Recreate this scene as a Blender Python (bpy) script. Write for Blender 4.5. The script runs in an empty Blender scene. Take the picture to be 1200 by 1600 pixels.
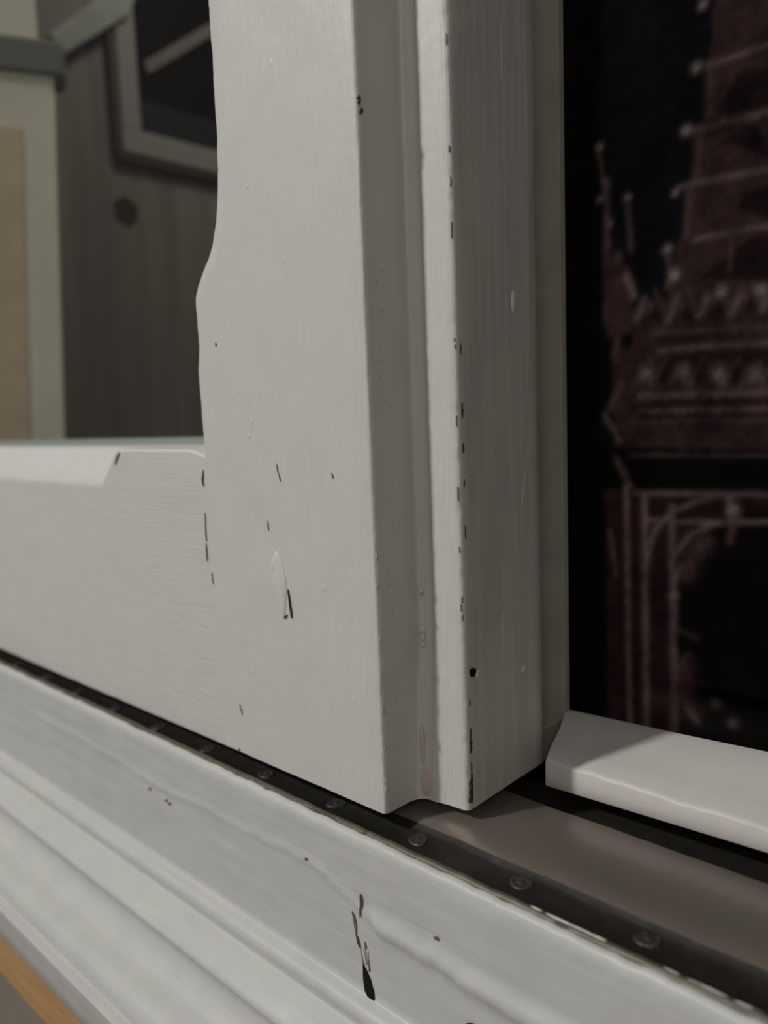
import bpy, bmesh, math, random
import numpy as np
from mathutils import Vector, Matrix

S = 0.00045            # one working unit in metres (the window is designed in these units)
H = 1.20               # height of the sash foot above the floor
rng = np.random.default_rng(7)
random.seed(7)
sc = bpy.context.scene
col = sc.collection

# ------------------------------------------------------------------ camera
yaw, pitch, roll = (math.radians(a) for a in (-43.076, -7.040, -2.217))
fw = Vector((math.sin(yaw)*math.cos(pitch), math.cos(yaw)*math.cos(pitch), math.sin(pitch)))
r0 = Vector((math.cos(yaw), -math.sin(yaw), 0)); u0 = r0.cross(fw)
rt = r0*math.cos(roll) + u0*math.sin(roll); up = -r0*math.sin(roll) + u0*math.cos(roll)
cam_d = bpy.data.cameras.new('camera'); cam = bpy.data.objects.new('camera', cam_d); col.objects.link(cam)
M = Matrix((rt, up, -fw)).transposed().to_4x4()
M.translation = Vector((275.1*S, -286.0*S, H + 213.8*S))
cam.matrix_world = M
cam_d.sensor_fit = 'VERTICAL'; cam_d.sensor_height = 36; cam_d.sensor_width = 27
cam_d.lens = 36*1213.76/1600
cam_d.clip_start = 0.005
cam_d.dof.use_dof = True
cam_d.dof.focus_distance = 0.189
cam_d.dof.aperture_fstop = 9.5
sc.camera = cam

# ------------------------------------------------------------------ light
sc.view_settings.view_transform = 'Standard'; sc.view_settings.look = 'None'
sc.view_settings.gamma = 1; sc.view_settings.use_curve_mapping = False
sc.view_settings.exposure = 0.0
w = bpy.data.worlds.new('world'); sc.world = w; w.use_nodes = True
bg = w.node_tree.nodes['Background']
bg.inputs['Color'].default_value = (1.0, 0.93, 0.87, 1); bg.inputs['Strength'].default_value = 0.118
def area(name, loc, target, size, power, color):
    d = bpy.data.lights.new(name, 'AREA'); d.shape = 'DISK'; d.size = size; d.energy = power; d.color = color
    o = bpy.data.objects.new(name, d); col.objects.link(o); o.location = loc
    o.rotation_euler = (Vector(target)-Vector(loc)).to_track_quat('-Z', 'Y').to_euler(); return o
Ldir = Vector((-0.372, -0.665, 0.648)).normalized()
area('fill_light', Vector((0, 0, H)) + Vector((0.46, -0.72, 0.55)).normalized()*2.2, (0, 0, H), 0.8, 4.8, (1.0, 0.97, 0.94))  # added soft fill from the right front, not a known lamp
area('ceiling_lamp', Vector((0, 0, H)) + Ldir*1.9, (0, 0, H), 0.11, 16.8, (1.0, 1.0, 0.965))

area('niche_fill_light', (-480*S, 980*S, H+1900*S), (-1080*S, 420*S, H+500*S), 0.15, 1.5, (1.0, 0.93, 0.84))  # unseen fill added behind the glass to brighten post and wall

# ------------------------------------------------------------------ helpers
def W(x, y, z): return (x*S, y*S, H + z*S)
def obj(name, verts, faces, m, parent=None, smooth=False, world=True):
    me = bpy.data.meshes.new(name)
    me.from_pydata([W(*v) for v in verts] if world else verts, [], faces)
    bm = bmesh.new(); bm.from_mesh(me); bmesh.ops.recalc_face_normals(bm, faces=bm.faces); bm.to_mesh(me); bm.free()
    if m: me.materials.append(m)
    if smooth: me.polygons.foreach_set('use_smooth', [True]*len(me.polygons))
    o = bpy.data.objects.new(name, me); col.objects.link(o)
    if parent is not None: attach(o, parent)
    return o
def attach(o, parent):
    o.parent = parent
    if parent.type == 'EMPTY': o.matrix_parent_inverse = Matrix.Translation(parent.location).inverted()
def thing(name, label, cat, loc, group=None):
    o = bpy.data.objects.new(name, None); col.objects.link(o); o.location = W(*loc); o.empty_display_size = .02
    o['label'] = label; o['category'] = cat
    if group: o['group'] = group
    return o
def tag(o, label, cat, group=None):
    o['label'] = label; o['category'] = cat
    if group: o['group'] = group
    return o
def bevel(o, wdt, seg=3, ang=40):
    b = o.modifiers.new('bevel', 'BEVEL'); b.width = wdt*S; b.segments = seg; b.limit_method = 'ANGLE'; b.angle_limit = math.radians(ang)
    return o
def box(name, a, b, m, parent=None, bev=0):
    (x0, y0, z0), (x1, y1, z1) = a, b
    v = [(x, y, z) for x in (x0, x1) for y in (y0, y1) for z in (z0, z1)]
    f = [(0,1,3,2), (4,6,7,5), (0,4,5,1), (2,3,7,6), (0,2,6,4), (1,5,7,3)]
    o = obj(name, v, f, m, parent)
    if bev: bevel(o, bev)
    return o
def hexa(name, p8, m, parent=None, bev=0):
    # p8: bottom ring of four, top ring of four
    o = obj(name, p8, [(0,1,2,3), (4,5,6,7), (0,1,5,4), (1,2,6,5), (2,3,7,6), (3,0,4,7)], m, parent)
    if bev: bevel(o, bev)
    return o
def sweep(name, rings, m, parent=None, smooth=True, closed=True, caps=True):
    n = len(rings[0]); v = [p for r in rings for p in r]; f = []
    for i in range(len(rings)-1):
        for j in range(n if closed else n-1):
            a = i*n+j; b = i*n+(j+1) % n
            f.append((a, b, b+n, a+n))
    if caps and closed: f += [tuple(range(n)), tuple(range((len(rings)-1)*n, len(rings)*n))]
    o = obj(name, v, f, m, parent, smooth)
    return o
def autosmooth(o, deg=35):
    me = o.data; bm = bmesh.new(); bm.from_mesh(me)
    for e in bm.edges:
        if len(e.link_faces) == 2 and e.calc_face_angle(0) > math.radians(deg): e.smooth = False
    bm.to_mesh(me); bm.free(); return o
def noise1(xs, step, seed):
    r = np.random.default_rng(seed); k = r.uniform(-1, 1, 4000)
    t = np.asarray(xs, float)/step + 1000.0; i = np.floor(t).astype(int); f = t-i; f = f*f*(3-2*f)
    return k[i % 4000]*(1-f) + k[(i+1) % 4000]*f

# ------------------------------------------------------------------ materials
def nt(name):
    m = bpy.data.materials.new(name); m.use_nodes = True; t = m.node_tree; t.nodes.clear()
    out = t.nodes.new('ShaderNodeOutputMaterial'); return m, t, out
def sock(n, name): return n.inputs[name]
def paint(name, c, c2=None, axis='Z', rough=0.42, bump=0.35, fine=1.0, blot=0.5, spec=0.35, bd=0.00016, streak=0):
    m, t, out = nt(name); N = t.nodes.new; L = t.links.new
    p = N('ShaderNodeBsdfPrincipled'); L(p.outputs[0], out.inputs[0])
    g = N('ShaderNodeNewGeometry')
    mp = N('ShaderNodeMapping'); L(g.outputs['Position'], mp.inputs['Vector'])
    sc_ = {'Z': (1, 1, .05), 'X': (.05, 1, 1), 'Y': (1, .05, 1)}[axis]
    mp.inputs['Scale'].default_value = tuple(s*1500*fine for s in sc_)
    n1 = N('ShaderNodeTexNoise'); n1.inputs['Scale'].default_value = 1; n1.inputs['Detail'].default_value = 4; L(mp.outputs[0], n1.inputs['Vector'])
    n2 = N('ShaderNodeTexNoise'); n2.inputs['Scale'].default_value = 420; n2.inputs['Detail'].default_value = 3; L(g.outputs['Position'], n2.inputs['Vector'])
    n3 = N('ShaderNodeTexNoise'); n3.inputs['Scale'].default_value = 75; n3.inputs['Detail'].default_value = 4; L(g.outputs['Position'], n3.inputs['Vector'])
    mx = N('ShaderNodeMix'); mx.data_type = 'RGBA'; mx.inputs[6].default_value = (*c, 1); mx.inputs[7].default_value = (*(c2 or tuple(k*.93 for k in c)), 1)
    mr = N('ShaderNodeMapRange'); mr.inputs[1].default_value = .4; mr.inputs[2].default_value = .68; mr.inputs[4].default_value = blot; L(n3.outputs[0], mr.inputs[0]); L(mr.outputs[0], mx.inputs[0])
    if streak:
        mr2 = N('ShaderNodeMapRange'); mr2.inputs[1].default_value = .35; mr2.inputs[2].default_value = .7; mr2.inputs[3].default_value = 1; mr2.inputs[4].default_value = 1-streak; L(n1.outputs[0], mr2.inputs[0])
        m2 = N('ShaderNodeMix'); m2.data_type = 'RGBA'; m2.blend_type = 'MULTIPLY'; m2.inputs[0].default_value = 1; L(mx.outputs[2], m2.inputs[6]); L(mr2.outputs[0], m2.inputs[7]); L(m2.outputs[2], p.inputs['Base Color'])
    else: L(mx.outputs[2], p.inputs['Base Color'])
    a1 = N('ShaderNodeMath'); a1.operation = 'MULTIPLY_ADD'; a1.inputs[1].default_value = .55; L(n2.outputs[0], a1.inputs[0]); L(n1.outputs[0], a1.inputs[2])
    b = N('ShaderNodeBump'); b.inputs['Strength'].default_value = bump; b.inputs['Distance'].default_value = bd; L(a1.outputs[0], b.inputs['Height']); L(b.outputs[0], p.inputs['Normal'])
    p.inputs['Roughness'].default_value = rough; p.inputs['Specular IOR Level'].default_value = spec
    return m
def plain(name, c, rough=.6, metal=0, spec=.3, nscale=60, var=.25, bump=0):
    m, t, out = nt(name); N = t.nodes.new; L = t.links.new
    p = N('ShaderNodeBsdfPrincipled'); L(p.outputs[0], out.inputs[0])
    g = N('ShaderNodeNewGeometry'); n = N('ShaderNodeTexNoise'); n.inputs['Scale'].default_value = nscale; n.inputs['Detail'].default_value = 5
    L(g.outputs['Position'], n.inputs['Vector'])
    mx = N('ShaderNodeMix'); mx.data_type = 'RGBA'; mx.inputs[6].default_value = (*[k*(1-var) for k in c], 1); mx.inputs[7].default_value = (*[min(1, k*(1+var)) for k in c], 1)
    L(n.outputs[0], mx.inputs[0]); L(mx.outputs[2], p.inputs['Base Color'])
    p.inputs['Roughness'].default_value = rough; p.inputs['Metallic'].default_value = metal; p.inputs['Specular IOR Level'].default_value = spec
    if bump:
        b = N('ShaderNodeBump'); b.inputs['Strength'].default_value = bump; b.inputs['Distance'].default_value = .0005; L(n.outputs[0], b.inputs['Height']); L(b.outputs[0], p.inputs['Normal'])
    return m
def wood(name, c, c2, axis, sx, sz, rough=.6, knot=None):
    m, t, out = nt(name); N = t.nodes.new; L = t.links.new
    p = N('ShaderNodeBsdfPrincipled'); L(p.outputs[0], out.inputs[0])
    g = N('ShaderNodeNewGeometry'); mp = N('ShaderNodeMapping'); L(g.outputs['Position'], mp.inputs[0])
    v = {'Z': (sx, sx, sz), 'X': (sz, sx, sx)}[axis]; mp.inputs['Scale'].default_value = v
    n = N('ShaderNodeTexNoise'); n.inputs['Scale'].default_value = 1; n.inputs['Detail'].default_value = 5; n.inputs['Distortion'].default_value = .4; L(mp.outputs[0], n.inputs[0])
    mr = N('ShaderNodeMapRange'); mr.inputs[1].default_value = .32; mr.inputs[2].default_value = .7; L(n.outputs[0], mr.inputs[0])
    mx = N('ShaderNodeMix'); mx.data_type = 'RGBA'; mx.inputs[6].default_value = (*c, 1); mx.inputs[7].default_value = (*c2, 1); L(mr.outputs[0], mx.inputs[0])
    L(mx.outputs[2], p.inputs['Base Color']); p.inputs['Roughness'].default_value = rough
    return m
def glass(name, tint=(.93, .96, .95), rough=0.02, refl=1.0):
    m, t, out = nt(name); N = t.nodes.new; L = t.links.new
    tr = N('ShaderNodeBsdfTransparent'); tr.inputs[0].default_value = (*tint, 1)
    gl = N('ShaderNodeBsdfGlossy'); gl.inputs['Roughness'].default_value = rough; gl.inputs[0].default_value = (refl, refl, refl, 1)
    lw = N('ShaderNodeLayerWeight'); lw.inputs[0].default_value = .5
    pw = N('ShaderNodeMath'); pw.operation = 'POWER'; pw.inputs[1].default_value = 5; L(lw.outputs['Facing'], pw.inputs[0])
    fr = N('ShaderNodeMath'); fr.operation = 'MULTIPLY_ADD'; fr.inputs[1].default_value = .9; fr.inputs[2].default_value = .04; L(pw.outputs[0], fr.inputs[0])
    mx = N('ShaderNodeMixShader'); L(fr.outputs[0], mx.inputs[0]); L(tr.outputs[0], mx.inputs[1]); L(gl.outputs[0], mx.inputs[2]); L(mx.outputs[0], out.inputs[0])
    return m

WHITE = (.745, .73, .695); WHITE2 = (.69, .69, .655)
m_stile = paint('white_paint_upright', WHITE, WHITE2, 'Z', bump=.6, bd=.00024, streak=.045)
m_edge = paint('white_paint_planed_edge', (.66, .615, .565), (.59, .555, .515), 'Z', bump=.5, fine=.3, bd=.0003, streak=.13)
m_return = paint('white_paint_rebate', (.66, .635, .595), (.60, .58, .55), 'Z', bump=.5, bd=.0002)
m_rail = paint('white_paint_lengthwise', WHITE, WHITE2, 'X', bump=.6, bd=.00024, streak=.045)
m_sill = paint('white_paint_sill', (.66, .655, .63), (.59, .585, .57), 'X', rough=.4, bump=.55, fine=.55, streak=.05)
m_back = paint('white_paint_rear', (.70, .665, .63), (.65, .62, .59), 'X', bump=.4)
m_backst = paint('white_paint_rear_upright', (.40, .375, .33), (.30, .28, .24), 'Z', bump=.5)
m_chip = plain('bare_wood_chip', (.09, .065, .045), .8, nscale=900, var=.5)
m_tan = plain('worn_edge_wood', (.42, .345, .27), .7, nscale=1200, var=.4)
m_black = plain('dark_gap', (.006, .005, .004), .9)
m_filler = paint('white_filler', (.78, .75, .71), (.74, .72, .68), 'Z', bump=.8)
m_pink = paint('pinkish_filler', (.66, .57, .51), (.60, .53, .48), 'Z', bump=.5)
m_raw = wood('raw_pine_edge', (.50, .27, .11), (.62, .37, .17), 'X', 900, 40, .6)
m_putty = plain('grey_green_putty', (.42, .45, .44), .5, nscale=200, var=.12)
m_glass = glass('window_glass', tint=(.94, .95, .935), refl=.5)
m_glass_r = glass('rear_window_glass', tint=(.93, .93, .94), refl=.12)
PRINT_SHAPES = [
    ('P', 'sky', 0, [(-2, 513), (114, 468), (121, 184), (-4, 184)]),
    ('P', 'brick', 0, [(78, 482), (120, 466), (121, 418), (75, 431)]),
    ('P', 'brick', 0, [(71, 434), (121, 430), (122, 378), (71, 392)]),
    ('P', 'brick', 0, [(65, 393), (121, 389), (123, 341), (63, 353)]),
    ('P', 'brick', 0, [(59, 358), (122, 355), (123, 312), (59, 321)]),
    ('P', 'brick', 0, [(56, 326), (123, 322), (124, 275), (47, 285)]),
    ('P', 'brick', 0, [(28, 287), (124, 279), (125, 240), (21, 248)]),
    ('P', 'brick', 0, [(7, 256), (125, 252), (126, 182), (9, 182)]),
    ('P', 'darkbrick', 0, [(87, 464), (120, 458), (121, 430), (83, 433)]),
    ('P', 'dark', 0, [(91, 418), (121, 417), (121, 391), (80, 397)]),
    ('P', 'dark', 0, [(78, 379), (103, 387), (115, 361), (92, 376)]),
    ('P', 'dark', 0, [(96, 346), (122, 346), (123, 323), (93, 335)]),
    ('P', 'dark', 0, [(89, 310), (103, 318), (123, 310), (124, 287), (69, 297)]),
    ('L', 'stone', 2.1, [(67, 430), (78, 429), (121, 430)]),
    ('L', 'stone', 2.6, [(60, 393), (76, 391), (121, 391)]),
    ('L', 'stone', 2.1, [(55, 358), (80, 358), (122, 356)]),
    ('L', 'stone', 2.1, [(66, 322), (97, 323), (123, 321)]),
    ('L', 'dim', 1.7, [(76, 432), (75, 393)]),
    ('L', 'dim', 2.1, [(70, 390), (67, 359)]),
    ('L', 'dim', 3.0, [(63, 353), (61, 325)]),
    ('L', 'dim', 2.1, [(91, 324), (89, 300)]),
    ('B', 'bright', 3.0, [(70, 467)]),
    ('B', 'bright', 3.4, [(66, 430)]),
    ('B', 'bright', 3.4, [(60, 393)]),
    ('B', 'bright', 3.4, [(48, 319)]),
    ('B', 'bright', 2.1, [(53, 355)]),
    ('B', 'bright', 2.6, [(-2, 398)]),
    ('B', 'bright', 2.6, [(3, 373)]),
    ('B', 'bright', 2.6, [(19, 359)]),
    ('B', 'bright', 2.1, [(-2, 362)]),
    ('B', 'bright', 2.1, [(6, 344)]),
    ('L', 'dim', 3.0, [(3, 371), (4, 313), (3, 277)]),
    ('L', 'dim', 3.9, [(12, 321), (16, 289), (9, 249)]),
    ('L', 'dim', 2.6, [(19, 354), (22, 323)]),
    ('L', 'dim', 2.1, [(-2, 394), (2, 366)]),
    ('P', 'brick', 0, [(0, 331), (21, 310), (24, 266), (4, 263)]),
    ('L', 'stone', 3.9, [(18, 306), (24, 291)]),
    ('L', 'dim', 2.6, [(48, 317), (51, 301), (47, 294)]),
    ('L', 'stone', 3.4, [(25, 273), (32, 288)]),
    ('L', 'dim', 2.6, [(32, 288), (40, 274)]),
    ('P', 'dark', 0, [(34, 273), (39, 283), (45, 271)]),
    ('L', 'dim', 2.1, [(39, 293), (47, 278)]),
    ('L', 'stone', 3.4, [(48, 271), (55, 286)]),
    ('L', 'dim', 2.6, [(55, 286), (63, 272)]),
    ('P', 'dark', 0, [(57, 271), (61, 282), (67, 269)]),
    ('L', 'dim', 2.1, [(62, 291), (69, 276)]),
    ('L', 'stone', 3.4, [(70, 272), (76, 286)]),
    ('L', 'dim', 2.6, [(76, 286), (84, 273)]),
    ('P', 'dark', 0, [(78, 272), (82, 282), (88, 270)]),
    ('L', 'dim', 2.1, [(83, 291), (89, 277)]),
    ('L', 'stone', 3.4, [(90, 271), (97, 285)]),
    ('L', 'dim', 2.6, [(97, 285), (104, 272)]),
    ('P', 'dark', 0, [(98, 271), (102, 281), (108, 269)]),
    ('L', 'dim', 2.1, [(103, 290), (109, 276)]),
    ('L', 'stone', 3.4, [(110, 272), (116, 285)]),
    ('L', 'dim', 2.6, [(116, 285), (123, 272)]),
    ('P', 'dark', 0, [(118, 271), (121, 281), (126, 270)]),
    ('L', 'dim', 2.1, [(122, 290), (128, 276)]),
    ('B', 'bright', 3.9, [(84, 286)]),
    ('B', 'bright', 3.9, [(109, 284)]),
    ('B', 'bright', 3.9, [(53, 301)]),
    ('L', 'dim', 3.0, [(38, 264), (124, 260)]),
    ('L', 'darkred', 3.0, [(42, 259), (86, 259)]),
    ('L', 'stone', 2.1, [(42, 251), (69, 252), (125, 250)]),
    ('L', 'darkred', 5.2, [(47, 245), (125, 243)]),
    ('B', 'bright', 5.2, [(33, 237)]),
    ('L', 'stone', 3.4, [(33, 238), (39, 229)]),
    ('P', 'darkred', 0, [(42, 244), (51, 245), (50, 228), (43, 229)]),
    ('L', 'dim', 2.1, [(24, 228), (36, 245)]),
    ('L', 'dim', 1.7, [(36, 225), (48, 246)]),
    ('B', 'bright', 5.2, [(59, 236)]),
    ('L', 'stone', 3.4, [(59, 236), (64, 227)]),
    ('P', 'darkred', 0, [(67, 242), (75, 243), (74, 227), (68, 227)]),
    ('L', 'dim', 2.1, [(50, 227), (61, 243)]),
    ('L', 'dim', 1.7, [(61, 223), (73, 244)]),
    ('B', 'bright', 5.2, [(82, 234)]),
    ('L', 'stone', 3.4, [(82, 235), (87, 226)]),
    ('P', 'darkred', 0, [(89, 241), (97, 241), (97, 226), (91, 226)]),
    ('L', 'dim', 2.1, [(74, 226), (84, 241)]),
    ('L', 'dim', 1.7, [(85, 222), (95, 242)]),
    ('B', 'bright', 5.2, [(106, 232)]),
    ('L', 'stone', 3.4, [(106, 233), (111, 225)]),
    ('P', 'darkred', 0, [(113, 239), (121, 239), (120, 224), (115, 225)]),
    ('L', 'dim', 2.1, [(98, 224), (108, 239)]),
    ('L', 'dim', 1.7, [(109, 221), (118, 240)]),
    ('B', 'bright', 5.2, [(127, 231)]),
    ('L', 'stone', 3.4, [(127, 232), (132, 224)]),
    ('P', 'darkred', 0, [(133, 237), (141, 238), (140, 223), (135, 223)]),
    ('L', 'dim', 2.1, [(120, 223), (129, 238)]),
    ('L', 'dim', 1.7, [(129, 220), (138, 239)]),
    ('L', 'stone', 3.0, [(28, 221), (125, 219)]),
    ('L', 'darkred', 3.0, [(43, 215), (110, 214)]),
    ('L', 'stone', 2.1, [(29, 210), (126, 209)]),
    ('L', 'darkred', 2.6, [(33, 206), (126, 205)]),
    ('L', 'dim', 2.1, [(21, 203), (126, 202)]),
    ('L', 'stone', 2.6, [(1, 208), (13, 189)]),
    ('L', 'dim', 3.4, [(5, 212), (14, 230)]),
    ('P', 'black', 0, [(9, 184), (126, 183), (127, 158), (12, 154)]),
    ('L', 'dim', 1.7, [(21, 179), (126, 179)]),
    ('L', 'dim', 3.4, [(10, 177), (21, 156)]),
    ('P', 'brickdim', 0, [(1, 153), (127, 157), (131, -28), (3, -66)]),
    ('P', 'black', 0, [(80, 127), (96, 141), (127, 145), (131, -28), (58, -50), (57, 93), (64, 112)]),
    ('L', 'stone', 2.1, [(24, 151), (127, 154)]),
    ('L', 'stone', 3.4, [(32, 149), (34, -32)]),
    ('L', 'stone', 3.0, [(52, 143), (55, -26)]),
    ('L', 'darkred', 3.9, [(26, 149), (28, -43)]),
    ('L', 'darkred', 3.4, [(43, 120), (46, -28)]),
    ('L', 'stone', 2.1, [(18, 156), (21, -40)]),
    ('L', 'darkred', 3.9, [(12, 146), (14, -42)]),
    ('L', 'stone', 3.0, [(33, 100), (39, 124), (52, 139), (79, 151)]),
    ('L', 'stone', 2.6, [(54, 107), (64, 122), (83, 134), (96, 135)]),
    ('P', 'dark', 0, [(35, 148), (47, 149), (46, 136), (35, 135)]),
    ('P', 'dark', 0, [(55, 149), (66, 149), (56, 141)]),
    ('P', 'dark', 0, [(75, 140), (87, 149), (92, 136), (75, 133)]),
    ('L', 'stone', 2.1, [(33, 132), (83, 133), (127, 137)]),
    ('L', 'stone', 3.9, [(91, 150), (94, 139)]),
    ('B', 'bright', 4.3, [(94, 141)]),
    ('L', 'dim', 3.0, [(95, 139), (92, 121)]),
    ('L', 'dim', 9.5, [(75, 118), (62, 96)]),
    ('L', 'stone', 2.6, [(59, 100), (55, 91)]),
    ('B', 'bright', 3.4, [(54, 79)]),
    ('L', 'stone', 2.1, [(54, 93), (56, -21)]),
    ('L', 'dim', 2.1, [(58, 54), (71, 50)]),
    ('L', 'dimred', 11.2, [(62, 29), (60, 4), (67, -4)]),
    ('L', 'stone', 3.0, [(64, -2), (72, -11)]),
    ('L', 'dim', 2.1, [(56, 23), (65, 38)]),
    ('B', 'stone', 4.3, [(96, -6)]),
    ('B', 'dim', 4.3, [(84, 5)]),
    ('L', 'dim', 2.1, [(34, -12), (32, -52)]),
    ('L', 'dim', 2.6, [(54, -7), (55, -46)]),
    ('L', 'dim', 2.1, [(5, 122), (10, 88)]),
]

# ------------------------------------------------------------------ setting
m_floor = plain('brown_floor', (.20, .165, .13), .7, nscale=30)
m_wall = plain('shadowed_plaster_wall', (.30, .25, .20), .85, nscale=40, var=.15, bump=.2)
def struct(o): o['kind'] = 'structure'; return o
struct(obj('floor', [(-6000, -5000, -H/S), (6000, -5000, -H/S), (6000, 3000, -H/S), (-6000, 3000, -H/S), (-6000, -5000, -H/S-100), (6000, -5000, -H/S-100), (6000, 3000, -H/S-100), (-6000, 3000, -H/S-100)],
           [(0,1,2,3), (4,5,6,7), (0,1,5,4), (1,2,6,5), (2,3,7,6), (3,0,4,7)], m_floor))
struct(box('wall_front', (-2600, 20, -H/S), (1900, 160, -240), m_wall))
m_side = wood('grey_brown_plank_wall', (.135, .132, .117), (.23, .203, .182), 'Z', 42, 3.2, .75)
wall_l = struct(box('wall_left', (-1290, 180, -236), (-1200, 1500, 1500), m_side))
struct(box('wall_back', (-1290, 1500, -236), (1900, 1590, 1500), plain('dark_back_wall', (.05, .045, .04), .9)))
struct(box('wall_right', (1810, 180, -236), (1900, 1500, 1500), plain('dark_side_wall', (.05, .045, .04), .9)))
struct(box('wall_base', (-1200, 200, -236), (1810, 1500, -120), plain('niche_base', (.12, .105, .09), .8)))

# knot in the plank wall: a slightly proud round of dark end grain
def disc(name, centre, normal, rx, rz, m, parent=None, depth=2, n=20, jit=.12, seed=1):
    r = random.Random(seed)
    nx = Vector(normal).normalized(); a = Vector((0, 0, 1)); b = nx.cross(a).normalized()
    ring = []; 
    for k in range(n):
        t = 2*math.pi*k/n; j = 1 + r.uniform(-jit, jit)
        ring.append(Vector(centre) + b*math.cos(t)*rx*j + a*math.sin(t)*rz*j)
    top = [tuple(p + nx*depth*.5) for p in ring]; bot = [tuple(p - nx*depth) for p in ring]
    v = top + bot; f = [tuple(range(n)), tuple(range(n, 2*n))] + [(k, (k+1) % n, n+(k+1) % n, n+k) for k in range(n)]
    return obj(name, v, f, m, parent)
disc('wood_knot', (-1199, 566, 643), (1, 0, 0), 26, 27, plain('dark_knot', (.045, .018, .010), .8), wall_l, n=24)

# ------------------------------------------------------------------ front sash
sash = thing('glazed_sash', 'white painted front sash with worn edges and a rebated right upright', 'sash', (-300, 54, 0))
zs = np.unique(np.concatenate([np.arange(0, 470, 2.5), np.arange(470, 1300, 40), [1300]]))
# front left arris of the upright: full width low down, chamfered higher up
fz = [0, 60, 120, 180, 202, 225, 246, 262, 276, 286, 291, 297, 305, 313, 320, 332, 345, 360, 383, 420, 452, 1300]
fx = [-146, -147, -148, -147.5, -147.3, -147.6, -148.3, -145.4, -145.6, -145.9, -145.7, -142.5, -136.5, -129, -124.4, -120, -117, -115, -113.4, -113.4, -113.8, -114]
XF = np.interp(zs, fz, fx) + .35*noise1(zs, 9, 3) + .2*noise1(zs, 3, 4)
def fillet(n, a, b, c):   # quadratic curve
    return [tuple((1-t)**2*np.array(a) + 2*t*(1-t)*np.array(b) + t*t*np.array(c)) for t in np.linspace(0, 1, n)]
def cove_at(z):
    t = min(1, max(0, z/115.0)); t = t*t*(3-2*t)
    lo = [(0.6, 4), (.7, 9), (.9, 14), (1.1, 18)] + fillet(7, (1.3, 19.5), (2.6, 26.0), (6.5, 27.2)) + [(7.6, 27.4), (8.6, 27.6), (9.8, 27.6), (11.4, 27.6), (12.8, 27.7), (13.6, 28.2)]
    hi = [(0.6, 4), (.8, 12), (1.1, 20), (1.5, 28.2)] + fillet(7, (1.6, 29.4), (1.8, 31.6), (4.4, 31.9)) + [(6.6, 32.2), (8.4, 32.6), (10.4, 32.4), (12.8, 30.8), (15.0, 29.2), (15.9, 29.3)]
    return [(a[0]*(1-t)+c[0]*t, a[1]*(1-t)+c[1]*t) for a, c in zip(lo, hi)]
rings = []
j1 = .45*noise1(zs, 6, 11) + .35*noise1(zs, 2.6, 12); j2 = .5*noise1(zs, 5, 13) + .45*noise1(zs, 2.6, 14); j3 = .3*noise1(zs, 8, 15)
g1 = .35*noise1(zs, 30, 16); g2 = .5*noise1(zs, 14, 17)
for i, z in enumerate(zs):
    a = min(1.0, max(0.0, (z-430)/400.0))
    xf = XF[i]; ch = -147.5
    yb = max(2.0, (xf+147.5))
    dr = .6 if z < 3 else 0.0
    r = [(ch, yb, z), (xf, 0.4, z), (xf+1.2, 0, z)]
    for k in range(1, 12): r.append((xf+1.2 + (-2.0-xf-1.2)*k/12, .18*math.sin(z*.11+k)*(.5+.5*math.sin(k*1.7)), z))
    e = max(0, j1[i])*.9
    r += [(-1.8, 0, z), (-.7-e*.5, .25+e*.3, z), (0.0-e*.4, 1.0+e, z), (.4, 2.2+e, z)]
    for (x, y) in cove_at(z): r.append((x + (g2[i]*.3 if 2 < x < 8 else 0), y + g1[i]*(.8 if 2 < x < 12 else .1), z))
    e2 = max(0, j2[i])
    r += [(20, 29.6, z), (27, 30.1, z), (30.5-e2*.7, 30.4, z), (32.2-e2, 31+e2*.3, z), (33-e2*.4, 32.4+e2, z)]
    for y in (38, 50, 62, 74, 86, 98): r.append((33 + .25*math.sin(z*.05+y), y, z))
    r += [(32.9+j3[i]*.3, 106.2, z), (31.6, 108, z), (-60, 108, z), (ch, 108, z)]
    rings.append(r)
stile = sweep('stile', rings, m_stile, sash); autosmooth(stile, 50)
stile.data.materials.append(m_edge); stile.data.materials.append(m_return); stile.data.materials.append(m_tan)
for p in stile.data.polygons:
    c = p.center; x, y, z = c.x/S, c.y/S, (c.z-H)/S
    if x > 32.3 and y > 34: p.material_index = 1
    elif .3 < x < 2.4 and 2 < y < 31: p.material_index = 2
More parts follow.
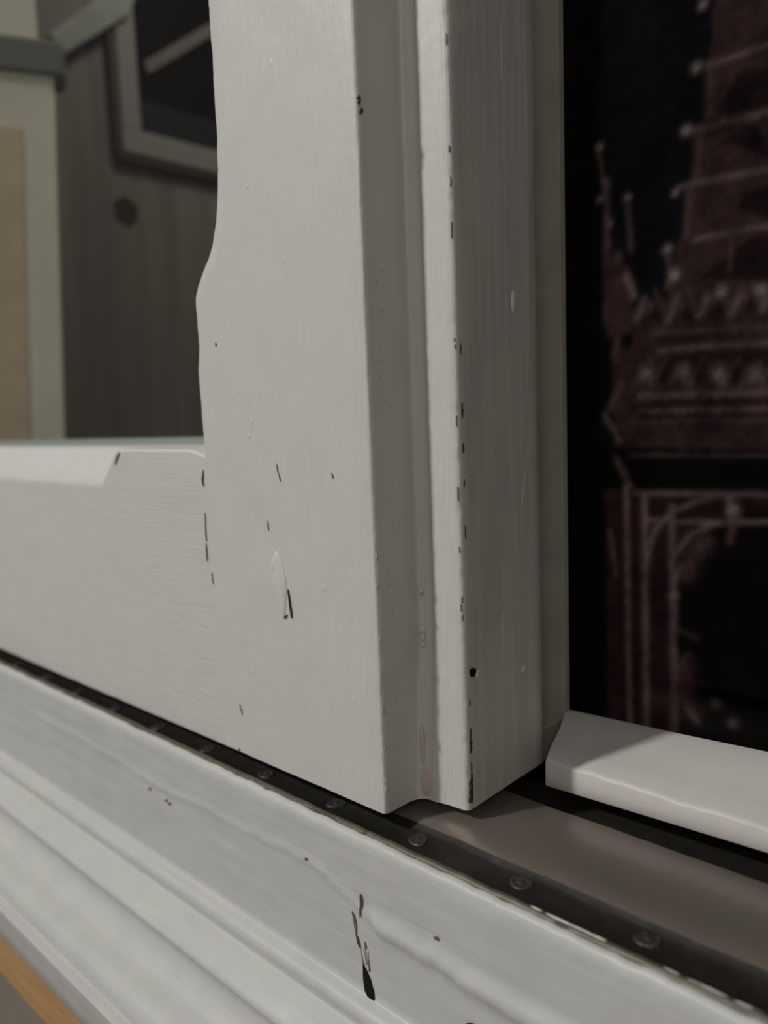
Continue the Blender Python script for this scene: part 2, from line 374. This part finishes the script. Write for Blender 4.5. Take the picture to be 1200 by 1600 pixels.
# bottom rail with stopped chamfer
xs = np.concatenate([np.arange(-1300, -640, 60), np.arange(-640, -140, 3.0), [-140]])
def rail_top(x):  # how far the chamfer is cut, 0..1
    return min(1.0, max(0.0, (-258-x)/27.0))
rr = []
nb = .25*noise1(xs, 7, 21)
for i, x in enumerate(xs):
    c = 27.0*rail_top(x); tz = 197 if x < -165 else 197-max(0, (x+165))*.22
    zb = -1.0 + .5*nb[i] - .004*(x+147)*-1
    r = [(x, 108, zb), (x, 1.3, zb), (x, .4, zb+1.0)]
    for k in range(0, 9): r.append((x, .22+.08*math.sin(x*.03+k), zb+3 + (166-zb-3)*k/8))
    r += [(x, 0.2 if c > .5 else .1, min(169.3, 169.3)), (x, .8 if c > .5 else .1, 171.2 if c > 1.2 else 170.6)]
    if c > 2:
        r += [(x, c*.5, 171+c*.5), (x, c-1, 170+c-.8), (x, c+1, tz)]
        r[-3] = (x, .8+(c-1.8)*.5, 171+(c-1.8)*.5 - (0)) if c > 26.5 else (x, max(.2, .6), tz-27+2 if False else 197-c+1)
        r[-2] = (x, max(.8, c-1), 196.2); r[-1] = (x, c+1.2, tz)
        if c < 26.5: r[-5] = (x, .1, 169.3); r[-4] = (x, .1, 197-c)
    else:
        r += [(x, .1, 180), (x, .4, tz-1.6), (x, 2.2, tz)]
    r += [(x, 40, tz), (x, 66, tz), (x, 108, tz)]
    if x > -150: r = [(p[0], max(p[1], .25), p[2]) for p in r]
    rr.append(r)
rail = sweep('bottom_rail', rr, m_rail, sash); autosmooth(rail, 30)
box('putty_strip', (-1300, 67, 196.8), (-147.6, 100, 202.2), m_putty, sash)
box('top_rail', (-1300, 0, 1300), (33, 108, 1490), m_rail, sash, 2)
box('stile', (-1440, 0, 0), (-1300, 108, 1490), m_stile, sash, 2)
box('glass_pane', (-1300, 58, 180), (-147.6, 63, 1300), m_glass, sash)

# chips, cracks and scars in the paint: slim slivers let into the surface
def slivers(name, plane, items, m, parent, rise=.25):
    for (a, b, w_, l_, tilt) in items:      # centre on plane, half width, half length, lean
        v = []; f = []; n = 7; base = 0; rj = random.Random(int(a*31+b*17))
        L_ = []; R_ = []
        for k in range(n):
            t = -1+2*k/(n-1); ww = w_*(1-t*t)**.5*rj.uniform(.6, 1.2) + .05
            cx = a + tilt*t*l_ + rj.uniform(-.3, .3)*w_; cz = b + t*l_
            L_.append((cx-ww, cz)); R_.append((cx+ww, cz))
        pts = L_ + R_[::-1]; m_ = len(pts)
        for off in (rise, -1.0):
            for (p, q) in pts:
                if plane[0] == 'Y': v.append((p, plane[1] - off, q))
                elif plane[0] == 'X': v.append((plane[1] + off, p, q))
        f.append(tuple(range(base, base+m_))); f.append(tuple(range(base+m_, base+2*m_)))
        for k in range(m_): f.append((base+k, base+(k+1) % m_, base+m_+(k+1) % m_, base+m_+k))
        obj(name, v, f, m, parent)
slivers('paint_crack', ('Y', 0), [(-150.3, 180, .7, 4, .15), (-151, 176, .8, 3, -.2), (-151, 152, .3, 4, 0), (-151.5, 143, .35, 6, 0), (-152, 130, .5, 6, 0), (-147, 113, .6, 4, -.1),
    (-86.5, 152, .4, 3, 0), (-75, 186, .4, 3, -.2), (-73.4, 181, .5, 2.4, -.3), (-29, 183, .5, 1.6, -.3), (-125.5, 31, .6, 2.6, -.2), (-124, 28, .5, 2, .1), (-130, 0.8, .9, 1.6, .2), (-127, 261, .8, 1.4, -.2), (-259.5, 190, 1.1, 5.0, .8)], m_chip, stile, .3)
slivers('edge_chip', ('X', 33), [(32.6, 6+i*4.4, .7+.3*((i*7) % 3 == 0), 2.2, .05) for i in range(3)] + [(34.2, z, w_, l_, .03) for z, w_, l_ in ((9, 1.1, 6), (17, .9, 4), (24, .5, 3), (36, 1.1, 4.5), (43, .6, 3), (60, .4, 2), (153, .5, 3), (150, .4, 1.5), (178, .4, 2), (196, .6, 2.5), (214, .6, 3), (217, .4, 2), (246, .4, 3))], m_chip, stile, .25)
slivers('worn_edge', ('Y', 30.2), [(32.0 + .4*math.sin(k*2.1), random.uniform(90, 460), .22+.16*random.random(), random.uniform(.6, 4), .02) for k in range(13)], m_tan, stile, .2)
slivers('worn_edge', ('X', .45), [(1.3, z, .4, 1.2+.9*math.sin(z), .02) for z in (14, 19, 37, 58, 61, 79, 97, 126, 141)], m_tan, stile, .25)
slivers('edge_chip', ('X', .3), [(1.5, 366, .9, 2.4, .1), (2.6, 361, 1.0, 1.6, .5)], m_chip, stile, .5)
# gouge with a raised scar
def dome(name, centre, normal, ra, rb, h, m, parent, n=22, rings_=5, lean=0, world_up=(0, 0, 1), tap=0):
    nx = Vector(normal).normalized(); a = Vector(world_up); b = nx.cross(a).normalized(); v = []; f = []
    for i in range(rings_):
        t = i/(rings_-1)*math.pi/2
        for k in range(n):
            q = 2*math.pi*k/n
            cx = math.cos(q)*ra*math.cos(t)*(1 - tap*max(0, -math.sin(q))); cz = math.sin(q)*rb*math.cos(t)
            p = Vector(centre) + b*(cx + lean*cz) + a*cz + nx*(h*math.sin(t) - .3)
            v.append(tuple(p))
    for i in range(rings_-1):
        for k in range(n): f.append((i*n+k, i*n+(k+1) % n, (i+1)*n+(k+1) % n, (i+1)*n+k))
    f.append(tuple(range(n))[::-1])
    return obj(name, v, f, m, parent, True)
dome('filler_scar', (-78.5, 0, 117), (0, -1, 0), 6.5, 21, 1.5, m_filler, stile, lean=.10, tap=.55)
slivers('paint_crack', ('Y', -.9), [(-69.8, 107, .36, 8.5, -.12), (-74.5, 98.8, .35, 1.4, 1.1)], m_chip, stile, .3)
dome('paint_blister', (-83, 0, 128), (0, -1, 0), 2.2, 5, 1.5, m_filler, stile)
dome('pinkish_filler', (5.8, 27.7, 10), (.3, -1, 0), 8.6, 10, 1.9, m_pink, stile)
dome('pinkish_filler', (4.2, 27.2, 28), (.45, -1, 0), 2.4, 14, 1.0, m_pink, stile)
# nail holes and dents in the side of the upright
disc('nail_hole', (33.4, 37.2, 76.2), (1, 0, 0), 2.5, 2.3, m_black, stile, .8, 14)
dome('paint_rim', (32.9, 42.3, 73.8), (1, 0, 0), 2.3, 2.6, .9, m_filler, stile)
dome('paint_blister', (32.8, 86.5, 64.6), (1, 0, 0), 3.2, 2.8, 1.2, m_filler, stile)
dome('paint_blister', (32.8, 83, 273), (1, 0, 0), 2.4, 6.5, 1.2, m_filler, stile)
slivers('scratch', ('X', 33), [(95, 196, .5, 10, .05), (90.5, 172, .4, 12, .22), (76, 400, .35, 14, 0), (66, 88, .3, 14, .05)], m_return, stile, .3)
for k, (x, z) in enumerate([(-100, 205), (-96, 214), (-108, 232), (-60, 300), (-88, 345), (-40, 120), (-118, 90), (-20, 60), (-110, 58), (-62, 402), (-105, 178)]):
    dome('paint_blister', (x, .1, z), (0, -1, 0), 1.6+k % 3*.5, 2+k % 2, .6, m_stile, stile)
for k in range(26):
    z = 60+k*9.1+random.uniform(-4, 4)
    dome('paint_blister', (.9, 8+8*random.random(), z), (1, 0, 0), 1.0, 1.4, .55, m_edge, stile)
for z, s_ in ((96, 1.5), (92, 1.2), (118, 1.0), (88, 1), (40, 1.1), (52, .9)): dome('paint_blister', (4.5, 30.4, z), (.5, -1, 0), s_*1.3, s_*1.7, .9, m_stile, stile)

# ------------------------------------------------------------------ rear sash
rear = thing('glazed_sash', 'rear white window sash with broad sloping bottom rail, right of the rebated upright', 'sash', (300, 125, 0))
def bar(x):   # cross-section corners of the bottom rail at x
    t = (x-46)/(167-46)
    return [(x, 88, -3.8+t*3.6), (x, 88, 12.6-t*1.6), (x-17*(1 if x < 60 else 1)*0, 140, 0)]
xb = np.concatenate([[46.0], np.arange(49, 330, 3.0), np.arange(360, 1300, 60)])
rr = []; na = 1.1*noise1(xb, 13, 31)+.8*noise1(xb, 5, 32); nc = .5*noise1(xb, 9, 33)
for i, x in enumerate(xb):
    t = min(2.0, (x-46)/121.0); tb = min(1.6, t); zb = -3.9+tb*3.6; za = 12.9-tb*1.0+na[i]*.75; zt = 19.8+tb*5.6
    sk = max(0.0, 1-(x-46)/60.0)*17      # the left end is cut at a skew
    rr.append([(x, 88.6, zb), (x, 88, zb+.8), (x, 88+nc[i]*.3, zb+6), (x, 88.1+nc[i]*.4, za-2.4), (x, 88.9, za-.8), (x-sk*.03, 90.8, za+.2), (x-sk*.3, 104, za+(zt-za)*.28), (x-sk*.6, 122, za+(zt-za)*.64), (x-sk, 140, zt), (x-sk, 147, zt), (x-sk, 147, zb)])
bt = sweep('bottom_rail', rr, m_back, rear); autosmooth(bt, 45)
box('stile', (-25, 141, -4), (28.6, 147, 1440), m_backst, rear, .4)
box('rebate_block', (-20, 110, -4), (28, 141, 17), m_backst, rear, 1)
box('stile', (1240, 120, -4), (1380, 186, 1440), m_back, rear, 2)
box('top_rail', (28, 120, 1300), (1240, 186, 1440), m_back, rear, 2)
box('glass_pane', (20, 148, 5), (1240, 152, 1300), m_glass_r, rear)

# ------------------------------------------------------------------ metal flashing on the sill
m_metal, t_, out_ = nt('aged_sheet_metal'); N = t_.nodes.new; L = t_.links.new
p_ = N('ShaderNodeBsdfPrincipled'); L(p_.outputs[0], out_.inputs[0]); g_ = N('ShaderNodeNewGeometry')
n_ = N('ShaderNodeTexNoise'); n_.inputs['Scale'].default_value = 70; n_.inputs['Detail'].default_value = 6; L(g_.outputs['Position'], n_.inputs['Vector'])
x_ = N('ShaderNodeMix'); x_.data_type = 'RGBA'; x_.inputs[6].default_value = (.36, .295, .24, 1); x_.inputs[7].default_value = (.29, .265, .245, 1); L(n_.outputs[0], x_.inputs[0]); L(x_.outputs[2], p_.inputs['Base Color'])
p_.inputs['Metallic'].default_value = .6; p_.inputs['Roughness'].default_value = .36
b_ = N('ShaderNodeBump'); b_.inputs['Strength'].default_value = .3; b_.inputs['Distance'].default_value = .0004; L(n_.outputs[0], b_.inputs['Height']); L(b_.outputs[0], p_.inputs['Normal'])
m_trough = plain('shade_toned_metal_groove', (.028, .025, .021), .45, metal=.2, nscale=300, var=.5, bump=.3)  # shade of nailing groove and rear channel put into this near-black base
m_nail = plain('dull_nail_head', (.095, .09, .08), .38, metal=.5, nscale=1500, var=.5, bump=.4)
m_lip = plain('olive_metal_lip', (.13, .12, .09), .45, metal=.3, nscale=500, var=.4)
flash = thing('metal_flashing', 'aged brown sheet metal flashing nailed along the sill under the sashes', 'metal flashing', (0, 40, -12))
xm = np.concatenate([np.arange(-1300, -640, 60), np.arange(-640, 330, 4.0), np.arange(330, 1300, 60)])
dn = .6*noise1(xm, 30, 41)+.25*noise1(xm, 9, 42)
rr = []
for i, x in enumerate(xm):
    d = dn[i]
    top = [(x, 16.5+d, -8.2), (x, 20+d, -7), (x, 28, -6.4+.3*d), (x, 45, -6.4-.2*d), (x, 73+d, -6.8), (x, 75+d, -7.6), (x, 76+d, -11), (x, 77+d, -15)]
    rr.append(top + [(x, 110, -15), (x, 110, -17), (x, 16.5, -17)])
pan = sweep('metal_sheet', rr, m_metal, flash); autosmooth(pan, 60)
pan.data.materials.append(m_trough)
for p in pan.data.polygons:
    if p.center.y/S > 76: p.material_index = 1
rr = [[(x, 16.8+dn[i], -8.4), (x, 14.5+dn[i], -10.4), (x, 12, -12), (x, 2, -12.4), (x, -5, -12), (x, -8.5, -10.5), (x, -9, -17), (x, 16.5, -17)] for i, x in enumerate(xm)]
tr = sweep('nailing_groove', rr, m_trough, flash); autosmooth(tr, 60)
ln = .45*noise1(xm, 11, 43)+.35*noise1(xm, 4, 44)
rr = [[(x, -9, -17), (x, -8.7+.2*ln[i], -9), (x, -9.2, -6.2+.5*ln[i]), (x, -10.4, -5.4+.5*ln[i]), (x, -12.2+.4*ln[i], -5.6+.3*ln[i]), (x, -13.2, -7.5), (x, -13, -17)] for i, x in enumerate(xm)]
lip = sweep('metal_lip', rr, m_lip, flash); autosmooth(lip, 60)
def nail_mesh():
    v = []; f = []; n = 20; prof = [(6.2, -.6), (6.2, .25), (5.4, .75), (4.1, .75), (3.3, .35), (2.2, .45), (1.3, 1.1), (.1, 1.3)]
    for (r, z) in prof:
        for k in range(n):
            q = 2*math.pi*k/n; w_ = 1+.07*math.sin(3*q+r)
            v.append((r*math.cos(q)*w_*S, r*math.sin(q)*w_*S*.86, z*S))
    for i in range(len(prof)-1):
        for k in range(n): f.append((i*n+k, i*n+(k+1) % n, (i+1)*n+(k+1) % n, (i+1)*n+k))
    f += [tuple(range(n))[::-1], tuple(range((len(prof)-1)*n, len(prof)*n))]
    return v, f
nv, nf = nail_mesh()
nail0 = obj('nail', nv, nf, m_nail, None, True, False); nail0.location = W(79.8, 9.6, -12); attach(nail0, flash)
for k in list(range(-11, 0)) + list(range(1, 8)):
    c = nail0.copy(); col.objects.link(c); c.location = W(79.8+63.4*k, 9.4+.018*max(-350, 63.4*k)*(k < 0) + .6*math.sin(k*2.3), -12.1); c.rotation_euler.z = k*1.1

# ------------------------------------------------------------------ moulded sill front
sill = thing('moulded_ledge', 'white painted moulded sill with a split and a paint ridge, below both sashes', 'moulding', (0, -40, -200))
prof = [(-13.0, -18), (-13.0, -7.4), (-13.6, -6.3), (-14.8, -5.7), (-16.4, -6.0), (-17.8, -7.2), (-18.7, -9.4), (-19, -12)]
zf = list(np.arange(-14, -93, -1.8)); prof += [(-19, z) for z in zf]; nface0 = 8; nface1 = 8+len(zf)
prof += [(-19.2, -94.2), (-20.4, -95.4), (-23.5, -96.2), (-26.2, -97.6), (-27.8, -100), (-28.3, -103.0), (-27.0, -105.8), (-27.2, -108.0), (-29.6, -109.6), (-34, -111.8), (-39, -115.4), (-43.2, -118.6),
         (-44.8, -120.4), (-45.0, -122.0), (-43.6, -124.5), (-42.0, -128), (-41.4, -132), (-41.9, -136.5), (-44.2, -141.6), (-48.0, -146.0), (-52.0, -148.6), (-56, -150.0), (-59.5, -150.7), (-63, -151.6), (-66.6, -153.2), (-69.6, -155.6), (-71.6, -158.8), (-72.6, -162.4), (-72.7, -165.4),
         (-72.3, -167.2), (-73.2, -167.6), (-76, -167.7), (-79.2, -167.8), (-80.1, -168.4), (-80.2, -170.4), (-79.4, -177), (-78.4, -187), (-77.4, -198.4), (-76.4, -199.6), (-60, -199.6), (-13, -199.6)]
xsil = np.concatenate([np.arange(-1300, -640, 60), np.arange(-640, 330, 2.6), np.arange(330, 1300, 60)])
xe = noise1(xsil, 14, 51); xe2 = noise1(xsil, 5, 52); ridge = .9*noise1(xsil, 13, 53)+.8*noise1(xsil, 5, 54)
nzt = [noise1(xsil, 40, 60+k) for k in range(12)]
def rz(x):   # height of the wavy paint ridge on the flat face
    return float(np.interp(x, [-640, -330, -245, -213, -150, -90, -44, -10, 3, 60, 112, 300], [-36, -34, -36, -40, -36, -36, -33, -44, -48, -50, -52, -56]))
rr = []
for i, x in enumerate(xsil):
    r = []
    zr = rz(x) + ridge[i]*1.2
    amp = float(np.interp(x, [-640, -250, -200, -120, -30, 5, 10, 320], [.1, .5, .9, .7, .8, .9, 3.4, 3.2]))
    wid = float(np.interp(x, [-640, 0, 10, 320], [2.4, 2.6, 5.5, 6.0]))
    for k, (y, z) in enumerate(prof):
        dy = dz = 0
        if 2 <= k < 8: dz = .35*xe[i]+.25*xe2[i]; dy = .3*xe2[i]
        if nface0 <= k < nface1:
            u = (z-zr)/wid
            dy = -amp*math.exp(-u*u) - (.45*amp/(1+math.exp(-(zr-z)/2.0)) if x < 5 else .25)
            q = (k-nface0)/4.0; a = int(q) % 12; b = (a+1) % 12; fq = q-int(q)
            dy += .35*(nzt[a][i]*(1-fq)+nzt[b][i]*fq)
            dy *= min(1, (k-nface0+1)/4.0)*min(1, (nface1-k)/3.0)
        elif k >= nface1: dz = .12*xe[i]
        r.append((x, y+dy, z+dz))
    rr.append(r)
sm = sweep('sill_moulding', rr, m_sill, sill); autosmooth(sm, 48)
box('raw_wood_backing', (-1300, -75.6, -239.5), (1300, -13, -199.6), m_raw, sill, 1.5)
# split in the face and the dark gap at its foot
def poly3(name, pts, m, parent, y=-19.6, d=1.5):
    n = len(pts); v = [(p[0], y-(p[2] if len(p) > 2 else 0), p[1]) for p in pts] + [(p[0], y+d, p[1]) for p in pts]
    f = [tuple(range(n)), tuple(range(n, 2*n))] + [(k, (k+1) % n, n+(k+1) % n, n+k) for k in range(n)]
    return obj(name, v, f, m, parent)
m_split = plain('split_wood', (.17, .15, .13), .8, nscale=700, var=.5)
poly3('split_gap', [(-2.2, -78), (.2, -80), (3.2, -84), (4.8, -90), (5.6, -97), (3.4, -96.6), (.4, -95), (-1.6, -92.5), (-2.4, -86)], m_black, sm, -20.0, 4)
poly3('split_crack', [(-8.5, -49.5), (-6.6, -51.5), (-5.4, -56), (-5.6, -60.5), (-6.4, -62), (-7.2, -57)], m_split, sm, -20.3, 3)
poly3('split_crack', [(-6.4, -62), (-4.8, -62.5), (-3.2, -66), (-3.6, -68.6), (-5.6, -66.5)], m_chip, sm, -20.2, 3)
poly3('split_crack', [(-1.6, -37), (-1.2, -38), (-.9, -44), (-2.4, -50), (-2.6, -47), (-1.8, -43)], m_split, sm, -20.6, 3)
poly3('split_crack', [(-3.2, -67), (-2.6, -67), (-1.4, -76), (-2.2, -78)], m_split, sm, -20.0, 3)
poly3('split_crack', [(.2, -63), (1.4, -64.5), (1.0, -67), (.2, -66)], m_split, sm, -20.4, 3)
poly3('split_crack', [(2.2, -67), (2.6, -69), (2.5, -80), (2.0, -79)], m_split, sm, -19.9, 3)
poly3('split_flake', [(-1.2, -66, 1.0), (.2, -67, 1.2), (1.2, -76, .6), (-.6, -74, .4)], m_filler, sm, -20.3, 3)
dome('screw_head', (72, -19.2, -79.5), (0, -1, 0), 7.5, 7.5, 3.2, plain('dark_screw', (.03, .018, .02), .3, metal=.4), sill)
for (x, z) in ((-213.9, -44.5), (-192, -46), (-188, -47), (-44, -33), (110, -52), (50, -38)):
    slivers('paint_crack', ('Y', -19.9), [(x, z, 1.1, .9, .6)], m_split, sm, .6)
for x, l_ in ((101, 4), (112, 8), (123, 7), (131, 4), (161, 5), (176, 9), (192, 8)):
    dome('flaking_paint', (x, -10.8, -5.4), (0, -.3, 1), .75, l_, .45, m_back, sm, world_up=(1, 0, 0))

# ------------------------------------------------------------------ things behind the front glass
m_cream = plain('cream_paint', (.86, .80, .69), .7, nscale=25, var=.10)
m_tanp = plain('tan_panel', (.74, .57, .39), .7, nscale=40, var=.22)
m_collar = plain('grey_collar', (.17, .18, .165), .6, nscale=20, var=.1)
post = thing('panelled_post', 'cream post with a tan inset panel seen through the front glass at far left', 'post', (-1080, 300, 0))
PD = Vector((.419, .908, 0)); PN = Vector((.908, -.419, 0)); P0 = Vector((-937.6, 310.8, 0))
def on_post(s, out, z): p = P0 + PD*s + PN*out; return (p.x, p.y, z)
def post_part(name, b0, b1, t0, t1, z0, z1, o0, o1, m, bev=0):   # along the face: b0..b1 at the foot, t0..t1 at the top
    return hexa(name, [on_post(b0, o0, z0), on_post(b1, o0, z0), on_post(b1, o1, z0), on_post(b0, o1, z0), on_post(t0, o0, z1), on_post(t1, o0, z1), on_post(t1, o1, z1), on_post(t0, o1, z1)], m, post, bev)
post_part('post_body', -213, -47, -213, 0, -118, 750, -60, 0, m_cream, 3)
post_part('inset_panel', -200, -101, -200, -54, -100, 668, -1, 1.2, m_tanp)
post_part('post_head', -213, -19, -213, -9, 798, 1480, -60, 0, m_cream, 3)
post_part('post_collar', -215, 16, -215, 16, 748, 798, -64, 7, m_collar, 5)
fr = thing('picture_frame', 'dim grey framed dark opening on the plank wall behind the front glass', 'frame', (-1190, 700, 760))
m_fr = plain('grey_frame_paint', (.25, .25, .23), .6, nscale=25, var=.1)
m_fr2 = plain('brown_frame_shadow_moulding', (.07, .05, .045), .6)
m_dk = plain('dark_opening', (.006, .007, .007), .9, spec=0)
box('frame_side', (-1200, 561, 800), (-1181, 604, 1400), m_fr, fr, 3)
box('frame_bottom', (-1200, 560, 752), (-1180, 1250, 800), m_fr, fr, 3)
box('outer_moulding', (-1200, 552, 738), (-1184, 1260, 752), m_fr2, fr, 2)
box('outer_moulding', (-1200, 548, 752), (-1184, 560, 1410), m_fr2, fr, 2)
box('dark_panel', (-1199, 604, 800), (-1192, 1250, 1400), m_dk, fr)
m_fr3 = plain('dark_slate_ledge', (.022, .026, .027), .8, spec=.05)
box('inner_ledge', (-1192, 606, 802), (-1184, 1240, 862), m_fr3, fr, 2)
hexa('slanting_bar', [(-1192, 628, 925), (-1182, 628, 915), (-1182, 900, 1120), (-1192, 900, 1120), (-1192, 622, 938), (-1182, 622, 938), (-1182, 890, 1140), (-1192, 890, 1140)], plain('pale_bar', (.15, .135, .125), .6), fr)
tag(hexa('slanting_batten', [(-1198, 440, 888), (-1170, 440, 888), (-1170, 590, 1010), (-1198, 590, 1010), (-1198, 425, 925), (-1170, 425, 925), (-1170, 640, 1130), (-1198, 640, 1130)], plain('pale_grey_batten', (.34, .355, .32), .7), None, 5), 'pale grey slanting batten above the plank wall behind the front glass', 'batten')

# ------------------------------------------------------------------ night print behind the rear glass
PAL = {'sky': (.012, .012, .017), 'brick': (.125, .068, .066), 'darkbrick': (.11, .062, .060), 'dark': (.045, .024, .024), 'black': (.006, .004, .004), 'brickdim': (.062, .026, .027),
       'stone': (.48, .35, .335), 'dim': (.26, .175, .165), 'bright': (.85, .70, .66), 'darkred': (.065, .018, .022), 'dimred': (.19, .085, .085)}
def night_print():
    x0, x1, z0, z1, st = -60, 120, -60, 560, 1.2
    gx = np.arange(x0, x1+.1, st); gz = np.arange(z0, z1+.1, st)
    X, Z = np.meshgrid(gx, gz); img = np.zeros(X.shape+(3,)); img[:] = PAL['black']
    for kind, c, wd, pts in PRINT_SHAPES:
        c = np.array(PAL[c])
        if kind == 'P':
            inside = np.zeros(X.shape, bool); n = len(pts)
            for i in range(n):
                (ax, az), (bx, bz) = pts[i], pts[(i+1) % n]
                if az == bz: continue
                cr = ((az > Z) != (bz > Z)) & (X < (bx-ax)*(Z-az)/(bz-az)+ax); inside ^= cr
            m_ = inside.astype(float)
        elif kind == 'B':
            d2 = (X-pts[0][0])**2+(Z-pts[0][1])**2; m_ = np.exp(-d2/(wd*.8)**2)
        else:
            d = np.full(X.shape, 1e9)
            for (ax, az), (bx, bz) in zip(pts[:-1], pts[1:]):
                L2 = (bx-ax)**2+(bz-az)**2+1e-9; t = np.clip(((X-ax)*(bx-ax)+(Z-az)*(bz-az))/L2, 0, 1)
                d = np.minimum(d, np.hypot(X-ax-t*(bx-ax), Z-az-t*(bz-az)))
            m_ = .9*np.exp(-(d/(wd*.62))**2)
        img = img*(1-m_[..., None]) + c*m_[..., None]
    k = np.exp(-np.linspace(-1.7, 1.7, 7)**2); k /= k.sum()
    for ch in range(3):
        a = img[..., ch]
        a = np.apply_along_axis(lambda v: np.convolve(np.pad(v, 3, 'edge'), k, 'valid'), 0, a)
        a = np.apply_along_axis(lambda v: np.convolve(np.pad(v, 3, 'edge'), k, 'valid'), 1, a); img[..., ch] = a
    nz = np.random.default_rng(3).normal(1, .06, img.shape[:2])
    for s_, a_ in ((38, .16), (15, .18), (6.5, .16), (3, .10)):
        g_ = np.random.default_rng(int(s_*7)).uniform(-1, 1, (140, 60)); u_ = (Z-z0)/s_; w_ = (X-x0)/s_; iu = np.floor(u_).astype(int); iw = np.floor(w_).astype(int); fu = u_-iu; fw_ = w_-iw
        iu %= 139; iw %= 59; fu = fu*fu*(3-2*fu); fw_ = fw_*fw_*(3-2*fw_)
        nz = nz + a_*1.6*(g_[iu, iw]*(1-fu)*(1-fw_)+g_[iu+1, iw]*fu*(1-fw_)+g_[iu, iw+1]*(1-fu)*fw_+g_[iu+1, iw+1]*fu*fw_)
    img *= np.clip(nz, .25, 1.8)[..., None]
    # the print is symmetric about the tower's axis
    img = np.concatenate([img, img[:, -2::-1]], 1); gx = np.arange(img.shape[1])*st + x0
    nzr, nxc = img.shape[:2]
    v = [W(x, 250, z) for z in gz for x in gx]
    f = [(j*nxc+i, j*nxc+i+1, (j+1)*nxc+i+1, (j+1)*nxc+i) for j in range(nzr-1) for i in range(nxc-1)]
    me = bpy.data.meshes.new('picture'); me.from_pydata(v, [], f)
    at = me.color_attributes.new('ink', 'FLOAT_COLOR', 'POINT')
    rgba = np.ones((nzr*nxc, 4)); rgba[:, :3] = img.reshape(-1, 3); at.data.foreach_set('color', rgba.ravel())
    m, t, out = nt('printed_night_photograph'); p = t.nodes.new('ShaderNodeBsdfPrincipled'); a = t.nodes.new('ShaderNodeVertexColor'); a.layer_name = 'ink'
    g = t.nodes.new('ShaderNodeGamma'); g.inputs[1].default_value = 1.0
    t.links.new(a.outputs[0], g.inputs[0]); t.links.new(g.outputs[0], p.inputs['Base Color']); t.links.new(p.outputs[0], out.inputs[0]); p.inputs['Roughness'].default_value = .7; p.inputs['Specular IOR Level'].default_value = .05
    me.materials.append(m)
    o = bpy.data.objects.new('picture', me); col.objects.link(o); return o
pr = thing('night_print', 'dark reddish night print of a gothic brick tower behind the rear sash', 'picture', (132, 255, -119))
pic = night_print(); attach(pic, pr)
m_board = plain('black_backing_board', (.004, .004, .004), .9, spec=.05)
box('backing_board', (-75, 251, -119), (315, 262, 600), m_board, pr)
